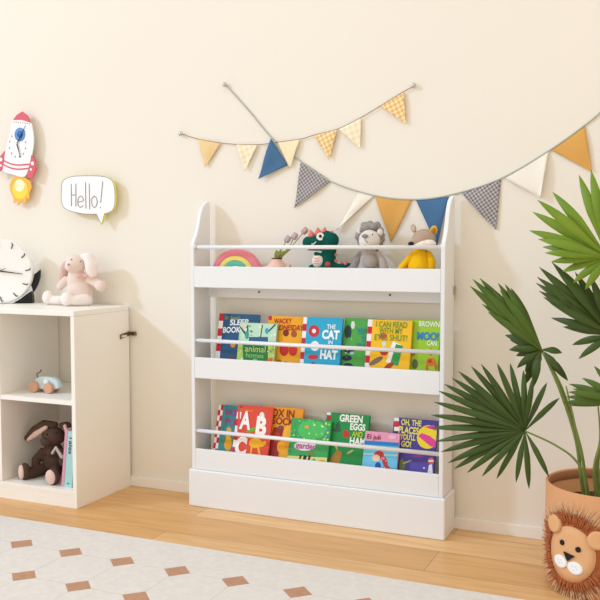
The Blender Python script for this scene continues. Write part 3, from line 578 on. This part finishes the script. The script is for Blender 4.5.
# rainbow
p = at(237, 270, -.085); rb = thing('toy_rainbow', 'wooden rainbow arch in pink, yellow and green on the top tier', 'toy', (p.x, -.085, ZB))
zc = at(237, 276.5, -.085).z; zc = .906
def arch(bm, r1, r0, y0, y1):
    seg = 28; o_ = [V((p.x+r1*math.cos(PI*k/seg), y0, zc+r1*.93*math.sin(PI*k/seg))) for k in range(seg+1)]
    i_ = [V((p.x+r0*math.cos(PI*k/seg), y0, zc+r0*.93*math.sin(PI*k/seg))) for k in range(seg, -1, -1)]
    o_ = [V((p.x+r1, y0, ZB))]+o_+[V((p.x-r1, y0, ZB))]; i_ = [V((p.x-r0, y0, ZB))]+i_+[V((p.x+r0, y0, ZB))] if r0 > 0 else []
    prism(bm, o_+i_, (0, y1-y0, 0))
for r1, r0, h, nm in ((.104, .078, '#e88592', 'outer_arch'), (.0775, .058, '#f3de78', 'middle_arch'), (.0575, .036, '#62c2a8', 'inner_arch'), (.0355, .0, '#f2f0ea', 'core')):
    bm = bmesh.new(); arch(bm, r1, r0, -.100, -.068); obj(nm, bm, mat(h, .55), rb, mods=.002)
# little watering pot with tulips
p = at(277, 268, -.085); CP = mat('#eec3b4', .4)
pt = thing('watering_pot', 'small pink watering pot with spout holding artificial tulips', 'pot', (p.x, -.085, ZB))
pf = [(.001, .001), (.036, .001), (.045, .018), (.047, .040), (.044, .060), (.032, .078), (.020, .090), (.0195, .099), (.0165, .099), (.0165, .088), (.023, .076), (.001, .070)]
bm = bmesh.new(); lathe(bm, pf, (p.x, -.085, ZB)); bmesh.ops.remove_doubles(bm, verts=bm.verts, dist=1e-4); obj('pot', bm, CP, pt, smooth=True)
bm = bmesh.new(); lathe(bm, [(.0198, .096), (.0205, .0975), (.0200, .1005), (.0165, .1005), (.0165, .0985)], (p.x, -.085, ZB)); obj('rim', bm, mat('#5a3326', .5), pt, smooth=True)
def T2(u, v, d=0.): return at(u, v, -.085+d)
obj('spout', T([V((p.x+.025, -.085, ZB+.045)), T2(287, 268), T2(290.5, 265)], [.012, .008, .006], 12), CP, pt, smooth=True)
obj('handle', T(smoothpoly([V((p.x-.030, -.085, ZB+.070)), T2(267, 267), T2(264, 268.5), T2(266, 274), V((p.x-.033, -.085, ZB+.030))], 5, False), .005, 10), CP, pt, smooth=True)
tf = thing('tulip_bunch', 'bunch of small grey-pink tulips with green leaves standing in the pink pot', 'flowers', (p.x, -.085, ZB+.072))
GR = mat('#8ea24a', .6); STM = mat('#9a8f62', .6)
stems = [((278, 258), (283, 247), (287, 240)), ((279, 258), (289, 247), (294, 237)), ((280, 258), (292, 246), (304, 231.5))]
b0 = V((p.x, -.085, ZB+.073))
for i, (a, m_, e) in enumerate(stems):
    dd = (-.012, 0, .012)[i]; P_ = [b0+V((dd*.4, dd*.4, 0)), T2(*a, dd*.4), T2(*m_, dd), T2(*e, dd)]
    st_ = obj('stem', T(smoothpoly(P_, 5, False), .0018, 6), STM, tf, smooth=True)
    e3 = T2(*e, dd); d_ = (T2(*e, dd)-T2(*m_, dd)).normalized(); rot = d_.to_track_quat('Z', 'Y'); bm = bmesh.new()
    for k_ in range(5):
        a_ = k_*2*PI/5; o_ = rot @ V((math.cos(a_)*.0045, math.sin(a_)*.0045, .003)); ell(bm, e3+o_*1.3, (.0068, .0068, .014), rot, sub=2)
    obj('blossom', bm, mat(('#b9adb2', '#cbb0b4', '#c9a7a4')[i], .7), tf, smooth=True)
def leaf(bm, pts, w, nrm_, prof=None, fold=.25):
    n_ = len(pts); rows = []
    for i, c in enumerate(pts):
        t = i/(n_-1); d = (pts[min(i+1, n_-1)]-pts[max(i-1, 0)]).normalized(); s = d.cross(nrm_).normalized(); nn = s.cross(d)
        ww = w*(prof(t) if prof else math.sin(PI*min(.98, max(.04, t)))**.8)
        rows.append([bm.verts.new(c-s*ww+nn*ww*fold), bm.verts.new(c), bm.verts.new(c+s*ww+nn*ww*fold)])
    for i in range(n_-1):
        for j in range(2): bm.faces.new((rows[i][j], rows[i][j+1], rows[i+1][j+1], rows[i+1][j]))
nv = (CAM-b0).normalized()
for a, e, w_ in (((277, 256), (276.5, 250), .010), ((278, 257), (281, 249.5), .008), ((281, 256), (291, 248.5), .007), ((279, 257), (284, 251), .007)):
    bm = bmesh.new(); leaf(bm, smoothpoly([b0, T2(*a), T2(*e)], 5, False), w_, nv); o = obj('leaf', bm, GR, tf, smooth=True); s = o.modifiers.new('s', 'SOLIDIFY'); s.thickness = .001
# dinosaur
DG = mat('#14584e', .9, bump=.4, scale=260, spec=.06, var=.15); DR = mat('#df8073', .85, bump=.2, scale=260, spec=.05); CR = mat('#f0e6dc', .9, bump=.2, scale=260, spec=.05)
q = Pm(-.085); dn = thing('plush_dinosaur', 'dark green plush dinosaur with coral spikes and big white eye', 'plush toy', V((q(325, 270).x, -.085, ZB)))
bm = bmesh.new()
ell(bm, q(330, 240), (.034, .030, .030)); limb(bm, [q(327, 238.5), q(311, 242.5)], [.030, .021]); ell(bm, q(309, 242.5), (.025, .024, .024)); limb(bm, [q(327, 248), q(309, 249.3)], [.012, .006])
limb(bm, [q(330.5, 243), q(328.5, 256), q(327, 268)], [.026, .028, .034]); c = q(326, 278); limb(bm, [V((c.x, -.085, ZB+.045)), V((c.x+.01, -.085, ZB+.045))], [.044, .044], 3)
limb(bm, [q(332, 269), q(341, 267), q(352, 263.5)], [.024, .014, .0035], 14)
limb(bm, [q(322, 255.5, -.02), q(316, 253.8, -.03)], [.008, .009])
limb(bm, [q(320, 270, -.01), q(313, 269, -.015)], [.024, .019])
c = q(314, 280); ell(bm, V((c.x, -.1, ZB+.018)), (.026, .026, .018))
plush('body', bm, DG, dn, .0035)
for (u, v, a) in ((311, 233.6, -15), (318, 231.4, -5), (324.5, 231, 8), (330.5, 233.8, 40), (334, 240.5, 65), (335.3, 254.5, 85), (336, 261, 72), (340.5, 263.6, 15), (346, 262.6, 8)):
    c = q(u, v); a_ = math.radians(a); d_ = V((math.sin(a_), 0, math.cos(a_))); r_ = .0150 if u < 335.2 else .0095
    obj('back_spike', T([c-d_*r_*.9, c-d_*r_*.2, c+d_*r_*.6, c+d_*r_*1.0], [r_*.95, r_*.85, r_*.35, r_*.12], 12), DR, dn, smooth=True)
ey = obj('eye', T([q(320.3, 236.5, -.024), q(320.3, 236.5, -.031)], [.0145, .0138], 20), mat('#f4f4f0', .4), dn); obj('pupil', T([q(320.3, 236.2, -.0305), q(320.3, 236.2, -.0335)], [.006, .005], 14), mat('#1a2220', .3), ey)
obj('belly', EL(q(318, 261, -.022), (.022, .018, .027)), CR, dn, smooth=True)
bm = bmesh.new()
for k_ in (-1, 0, 1): tube(bm, [q(313.5, 261+k_*2.5, -.041), q(319, 261+k_*2.5, -.043)], .0012, 6)
obj('belly_stitches', bm, DR, dn)
obj('patch', EL(q(327.8, 264.5, -.034), (.011, .006, .011)), mat('#b04a4c', .8), dn, smooth=True)
bm = bmesh.new(); tube(bm, smoothpoly([q(316.5, 241.3, -.022), q(314, 243.8, -.022), q(311.5, 244.3, -.021)], 4, False), .0022, 6); obj('mouth', bm, CR, dn)
# lion
LG = mat('#b9b0ab', .95, bump=.5, scale=240, spec=.05, var=.12); LM = mat('#9b938f', .97, bump=.9, scale=150, spec=.03, var=.3); LW = mat('#ddd5cf', .95, bump=.4, scale=240, spec=.05, var=.06)
ln_ = thing('plush_lion', 'light grey plush lion with shaggy mane sitting on the top tier', 'plush toy', V((q(370, 270).x, -.085, ZB)))
bm = bmesh.new(); c = q(369.5, 275)
ell(bm, V((c.x, -.085, ZB+.050)), (.050, .040, .050)); limb(bm, [q(369.5, 270), q(369, 254)], [.042, .030]); ell(bm, q(369, 244), (.036, .034, .036))
plush('body', bm, LG, ln_)
for A, M_, E_ in (((361, 254), (356, 262), (354, 269)), ((378, 254), (382, 262), (384, 270))):
    bm = bmesh.new(); limb(bm, [q(*A), q(*M_, -.008), q(*E_, -.012)], [.014, .017, .019]); plush('arm', bm, LG if A[0] > 370 else LM, ln_)
for u in (362, 379):
    bm = bmesh.new(); c = q(u, 272); limb(bm, [V((c.x, -.09, ZB+.025)), V((c.x+(u-370)*.0012, -.117, ZB+.027))], [.024, .016]); plush('leg', bm, LW, ln_)
bm = bmesh.new(); ell(bm, q(370, 262.5, -.020), (.030, .026, .034)); plush('belly', bm, mat('#a79e98', .95, bump=.4, scale=240, spec=.05, var=.1), ln_)
bm = bmesh.new(); rr = random.Random(3)
for k_ in range(46):
    a_ = 2*PI*k_/46+rr.uniform(-.1, .1); R_ = .044+rr.uniform(-.004, .005); c0 = q(370, 239)
    p_ = c0+V((math.cos(a_)*R_*.92, rr.uniform(-.010, .022), math.sin(a_)*R_*1.02+.004)); ell(bm, p_, rr.uniform(.010, .0145), sub=2)
for k_ in range(20): ell(bm, q(370, 232)+V((rr.uniform(-.03, .03), rr.uniform(-.015, .02), rr.uniform(.004, .028))), rr.uniform(.009, .013), sub=2)
plush('mane', bm, LM, ln_, .003)
bm = bmesh.new(); ell(bm, q(369.5, 240, -.018), (.040, .030, .037)); ell(bm, q(366.5, 242.5, -.036), (.027, .022, .024)); hd = plush('face', bm, LW, ln_, .003)
obj('nose', EL(q(364.8, 236, -.053), (.012, .006, .007)), mat('#8f8886', .7), hd, smooth=True)
bm = bmesh.new(); tube(bm, smoothpoly([q(364.8, 237, -.0560), q(365.5, 240.5, -.0590), q(368, 242.5, -.0585)], 4, False), .0013, 6); obj('mouth', bm, mat('#8f8886', .7), hd)
sleepy(hd, [q(372.5, 234.5, -.045)], mat('#4a4644', .3), .0026)
for u, v in ((380, 232.5), (359.5, 231.5)):
    e_ = obj('ear', EL(q(u, v, -.012 if u > 370 else 0), (.011, .009, .014)), LW, ln_, smooth=True)
# fox
FY = mat('#f2bd1c', .85, bump=.3, scale=240, spec=.06, var=.08); FB = mat('#b59c88', .95, bump=.5, scale=240, spec=.05, var=.1); FW = mat('#efe2d6', .95, bump=.3, scale=240, spec=.05)
fx_ = thing('plush_fox', 'plush fox with beige head in a bright yellow suit, right end of top tier', 'plush toy', V((q(418, 270).x, -.085, ZB)))
bm = bmesh.new(); c = q(419.5, 276)
ell(bm, V((c.x, -.085, ZB+.052)), (.052, .036, .052)); limb(bm, [q(419, 268), q(420.5, 255)], [.044, .028]); plush('body', bm, FY, fx_)
bm = bmesh.new(); limb(bm, [q(413, 254.5, -.008), q(406, 262, -.02), q(400.5, 269, -.03)], [.012, .012, .013]); plush('arm', bm, FY, fx_)
bm = bmesh.new(); limb(bm, [q(429, 254), q(431.5, 261, -.01), q(431.5, 270, -.01)], [.012, .014, .014]); plush('arm', bm, FY, fx_)
bm = bmesh.new(); ell(bm, q(424, 238.5), (.042, .036, .034)); limb(bm, [q(421, 241, -.02), q(412.5, 243.5, -.035)], [.026, .013]); hd = plush('head', bm, FB, fx_, .003)
bm = bmesh.new(); ell(bm, q(426.5, 244, -.018), (.035, .026, .018)); limb(bm, [q(423, 244.5, -.034), q(415, 246.2, -.042)], [.016, .008]); plush('muzzle', bm, FW, hd, .003)
obj('nose', EL(q(411, 243.8, -.048), (.0105, .008, .008)), mat('#17130f', .35), hd, smooth=True)
for u, v, tt in ((413.5, 228.5, -18), (433.5, 230.5, 18)):
    rot = Matrix.Rotation(math.radians(tt), 3, 'Y').to_quaternion(); e_ = obj('ear', EL(q(u, v), (.010, .007, .015) if u < 420 else (.0135, .007, .018), rot), FB if u < 420 else mat('#dca52f', .8), hd, smooth=True)
    obj('ear_lining', EL(q(u, v+.6, -.005), (.008, .005, .012), rot), mat('#c9b49c', .8) if u < 420 else mat('#a9752a', .8), e_, smooth=True)
obj('collar', T([V(q(420.7, 252.0))-V((.024, 0, 0)), V(q(420.7, 251.6)), V(q(420.7, 252))+V((.024, 0, 0))], [.006, .011, .006], 10), mat('#c98f22', .8), fx_, smooth=True)

# ------------------------------------------------------------------ lion basket
BX, BY, BRD, BH = 1.545, -.328, .174, .308
bk = thing('fabric_basket', 'round peach fabric basket with a fringed lion face standing on the oak floor', 'basket', (BX, BY, 0))
FAB = mat('#d69d70', .9, bump=.3, scale=320, spec=.06, var=.05)
bm = bmesh.new()
lathe(bm, [(.001, .0), (BRD-.02, .0), (BRD-.006, .006), (BRD, .022), (BRD+.001, .15), (BRD, BH-.003), (BRD-.003, BH), (BRD-.007, BH-.002), (BRD-.007, .02), (.001, .012)], (BX, BY, 0), 72)
bmesh.ops.remove_doubles(bm, verts=bm.verts, dist=1e-4); obj('basket_wall', bm, FAB, bk, smooth=True)
bm = bmesh.new(); lathe(bm, [(BRD-.0075, BH-.004), (BRD-.0095, BH-.006), (BRD-.0095, BH-.03), (BRD-.0075, BH-.032)], (BX, BY, 0), 72); obj('rim_lining', bm, mat('#a9744f', .9), bk, smooth=True)
A0 = math.radians(-117); Z0 = .133
def cyl(s, z, k):
    s, z = (s*.985+z*.14)*1.30, (z*.985-s*.14)*1.22
    a = A0+s/BRD; return V((BX+(BRD+.001+k)*math.cos(a), BY+(BRD+.001+k)*math.sin(a), Z0+z))
def cpatch(bm, fn, k0, k1, mi=0, n=40):
    """polar patch fn(angle)->(s,z) radius outline around its centre, thickness k0..k1 on the basket"""
    cs, cz, f = fn; rings = []
    for kk, sc in ((k1, 0), (k1, .35), (k1, .7), (k1, 1), (k0, 1)):
        rings.append([bm.verts.new(cyl(cs+f(2*PI*i/n)[0]*max(sc, .001), cz+f(2*PI*i/n)[1]*max(sc, .001), kk)) for i in range(n)])
    for a, b_ in zip(rings, rings[1:]):
        for i in range(n): bm.faces.new((a[i], a[(i+1) % n], b_[(i+1) % n], b_[i])).material_index = mi
    bmesh.ops.remove_doubles(bm, verts=bm.verts, dist=1e-5)
E_ = lambda a, b_: (lambda t: (a*math.cos(t), b_*math.sin(t)))
bm = bmesh.new(); cpatch(bm, (0, 0, E_(.088, .094)), 0, .002); mn = obj('mane', bm, mat('#b0643a', .95, bump=.5, scale=200), bk, smooth=True)
def strands(name, r0, r1, cnt, w_, h, k0, seed):
    rr = random.Random(seed); bm = bmesh.new()
    for i in range(cnt):
        a = 2*PI*i/cnt+rr.uniform(-.02, .02); ra = r0+rr.uniform(-.004, .004); rb_ = r1+rr.uniform(-.009, .007); da = rr.uniform(-.06, .06)
        P_ = [cyl(math.cos(a)*ra, math.sin(a)*ra*1.05, k0), cyl(math.cos(a+da*.5)*(ra+rb_)/2, math.sin(a+da*.5)*(ra+rb_)/2*1.05, k0+.003), cyl(math.cos(a+da)*rb_, math.sin(a+da)*rb_*1.05, k0+rr.uniform(.002, .011))]
        tube(bm, P_, [w_, w_*.9, w_*.35], 5)
    o = obj(name, bm, mat(h, .95, var=.2, scale=400), bk, smooth=True); o['kind'] = 'stuff'
strands('outer_fringe', .084, .116, 200, .0015, '#dcb88f', .002, 1)
strands('inner_fringe', .066, .094, 170, .0021, '#b0643a', .004, 2)
FC = mat('#e0ab7a', .9, bump=.2, scale=320)
bm = bmesh.new(); cpatch(bm, (0, -.004, E_(.057, .067)), 0, .006); fc = obj('face', bm, FC, bk, smooth=True)
for s_3 in (-1, 1):
    bm = bmesh.new(); cpatch(bm, (s_3*.052, .052, E_(.020, .022)), 0, .013); obj('ear', bm, FC, bk, smooth=True)
    bm = bmesh.new(); cpatch(bm, (s_3*.020-.003, .016, E_(.0060, .0066)), .005, .0085); obj('eye', bm, mat('#1c1410', .4), fc, smooth=True)
    bm = bmesh.new(); cpatch(bm, (s_3*.0185-.001, -.031, E_(.0175, .015)), .005, .010); wp = obj('whisker_pad', bm, mat('#f4f2ee', .8), fc, smooth=True)
    bm = bmesh.new()
    for dx, dz in ((-.005, .003), (.002, .005), (.005, -.001), (-.001, -.004)): ell(bm, cyl(s_3*.0185-.001+dx, -.031+dz, .0102), .0013, sub=1)
    obj('whisker_dots', bm, mat('#a3a3a8', .6), wp)
bm = bmesh.new(); tri = [(-.013, -.003), (.013, -.003), (0, -.021)]
prism(bm, [cyl(a-.001, b_, .0115) for a, b_ in tri], cyl(0, 0, 0)-cyl(0, 0, .006)); obj('nose', bm, mat('#1c1410', .5), fc)

# ------------------------------------------------------------------ fan palm
pl = thing('fan_palm', 'green fan palm with long split fronds growing out of the lion basket', 'plant', (BX, BY, .02))
def leafmat(name, c1, c2, tr=.25):
    m = bpy.data.materials.new(name); m.use_nodes = True; n = m.node_tree; b = n.nodes['Principled BSDF']; b.inputs['Roughness'].default_value = .42; b.inputs['Specular IOR Level'].default_value = .35
    t = n.nodes.new('ShaderNodeTexCoord'); nz = n.nodes.new('ShaderNodeTexNoise'); nz.inputs['Scale'].default_value = 9; n.links.new(t.outputs['Object'], nz.inputs['Vector'])
    x = n.nodes.new('ShaderNodeMix'); x.data_type = 'RGBA'; n.links.new(nz.outputs[0], x.inputs[0]); x.inputs[6].default_value = lin(c1); x.inputs[7].default_value = lin(c2)
    n.links.new(x.outputs[2], b.inputs['Base Color']); tb = n.nodes.new('ShaderNodeBsdfTranslucent'); n.links.new(x.outputs[2], tb.inputs[0])
    ms = n.nodes.new('ShaderNodeMixShader'); ms.inputs[0].default_value = tr; n.links.new(b.outputs[0], ms.inputs[1]); n.links.new(tb.outputs[0], ms.inputs[2])
    n.links.new(ms.outputs[0], n.nodes['Material Output'].inputs[0]); return m
LD = leafmat('palm_dark', '#354617', '#4b641f', .10); LB = leafmat('palm_bright', '#6d9020', '#9ab83a', .3); LMD = leafmat('palm_mid', '#40551a', '#638028', .18)
STEM = mat('#75833f', .5, var=.15, scale=40)
def fprof(split, pw=2.1):
    return lambda t: (max(.05, t/split)**.9 if t < split else max(.02, (1-((t-split)/(1-split))**pw))) 
def frond(hub, tips, Y, m, w_, base, mids=(), pr=.004, spread=.02, split=.5, droop=.03, seed=0, nrm_=None, pw=2.1):
    """hub, tips in the photo's frame at depth Y; base: start of the petiole (3D)"""
    rr = random.Random(seed); h = at(*hub, Y); nrm_ = nrm_ or (CAM-h).normalized()
    pet = smoothpoly([base]+list(mids)+[h], 6, False)
    po = obj('petiole', T(pet, [pr*(1.25-.45*i/(len(pet)-1)) for i in range(len(pet))], 8), STEM, pl, smooth=True)
    bm = bmesh.new(); n_ = 14
    for i, t_ in enumerate(tips):
        yo = rr.uniform(-spread, spread)+(t_[2] if len(t_) > 2 else 0); e = at(t_[0], t_[1], Y+yo); mid = h.lerp(e, .55)+nrm_*droop*(.6+.4*rr.random())+V((0, 0, .008))
        pts = []
        for k_ in range(n_+1):
            s = k_/n_; pts.append((1-s)**2*h+2*s*(1-s)*mid+s*s*e)
        L_ = (e-h).length; ww = w_*min(1.1, .55+L_*1.6)
        leaf(bm, pts, ww, (nrm_+V((rr.uniform(-.2, .2), rr.uniform(-.2, .2), rr.uniform(-.2, .2)))).normalized(), fprof(split, pw), .35)
    o = obj('frond', bm, m, po, smooth=True); s = o.modifiers.new('s', 'SOLIDIFY'); s.thickness = .0008
    return o
bs = lambda dx, dy, z=.26: V((BX+dx, BY+dy, z))
lo = lambda dx, dy: V((BX+dx, BY+dy, .05))
# soil plug
bm = bmesh.new(); lathe(bm, [(.001, .248), (.08, .246), (.150, .238), (.158, .225), (.12, .03), (.001, .03)], (BX, BY, 0), 40); bmesh.ops.remove_doubles(bm, verts=bm.verts, dist=1e-4); obj('root_ball', bm, mat('#4f3928', .95, bump=1, scale=60, var=.3), pl, smooth=True)
t1 = [(434, 402), (438.5, 391), (444, 384), (452, 378), (458, 371), (471, 366), (481, 364), (497, 363), (510, 363), (523.5, 370), (533, 377), (547, 382.5), (559.5, 398), (431, 415), (430, 428), (436, 441.5), (441, 452), (448, 463), (454, 469), (467, 473), (482, 476.5), (496.6, 479), (516, 482.5), (529, 489), (549, 477)]
frond((525, 431), t1, -.38, LD, .0104, lo(-.04, -.02), [at(586, 488, -.36), at(577, 462, -.37), at(555, 445, -.38)], .0035, .02, .42, .035, 1, pw=3.2)
t2 = [(579, 175), (591, 170), (603, 168), (552.5, 192), (537.5, 200), (532.5, 212), (529, 230.5), (538, 239), (542.5, 247), (545, 253), (551, 262), (562, 272), (573, 283), (585, 290), (615, 178), (630, 185), (648, 200), (662, 218), (672, 240), (670, 262), (660, 284), (640, 296), (620, 300)]
frond((608, 258), t2, -.44, LB, .0150, lo(.06, .0), [at(602, 480, -.38), at(612, 400, -.41), at(616, 320, -.43)], .005, .03, .5, .05, 2)
t3 = [(539, 267), (537, 277), (536, 283), (539, 291), (543, 297), (550, 303), (551, 318), (563, 327), (572, 345), (578.5, 359), (560, 268), (552, 262), (575, 272), (590, 275)]
frond((612, 336), t3, -.36, LD, .0145, lo(.05, .04), [at(598, 480, -.33), at(606, 420, -.34)], .0045, .03, .45, .05, 3)
t4 = [(470, 286), (472.5, 279), (476, 283), (479.6, 278), (482, 304), (488, 312), (498, 283), (505, 284), (511, 288), (486, 292), (492, 290), (484, 298), (500, 297), (510, 305), (520, 312), (476, 290), (481, 287), (488, 285), (493, 300), (499, 306), (504, 312), (500, 290), (508, 298), (488, 306)]
frond((543, 352), t4, -.32, LMD, .0125, lo(-.02, .03), [at(583, 490, -.33), at(576, 440, -.33), at(560, 390, -.32)], .005, .02, .55, .03, 4)
t4b = [(506, 322), (510, 340), (516, 356), (522, 362), (527, 382), (532, 378), (514, 330), (562, 353), (568, 381), (560, 372), (536, 368), (503, 318), (508, 330), (512, 348), (519, 350), (525, 372), (529, 366), (511, 320), (518, 338), (500, 312), (505, 335), (509, 350), (517, 368), (524, 386), (533, 388)]
frond((541, 350), t4b, -.315, LD, .016, lo(-.01, .04), [at(588, 492, -.32), at(580, 445, -.32), at(562, 388, -.315)], .004, .02, .5, .02, 5)
t5 = [(569, 384), (573, 389), (568, 392), (566, 397), (570, 405.6), (563, 403), (582, 378), (594, 366), (606, 360), (620, 358), (640, 372), (660, 390), (664, 410), (650, 428), (635, 438)]
frond((622, 402), t5, -.40, LMD, .0135, lo(.07, .02), [at(596, 486, -.36), at(599, 450, -.38), at(612, 418, -.40)], .004, .03, .45, .03, 6)
for i, (dx, u, v, Y) in enumerate(((-.02, 574, 421, -.34), (.02, 600, 440, -.35))):
    obj('shoot', T(smoothpoly([lo(dx, 0), at(586+i*8, 480, Y), at(u, v, Y), at(u-8+i*6, v-35, Y)], 5, False), [.005-.0002*k for k in range(16)], 8), STEM, pl, smooth=True)
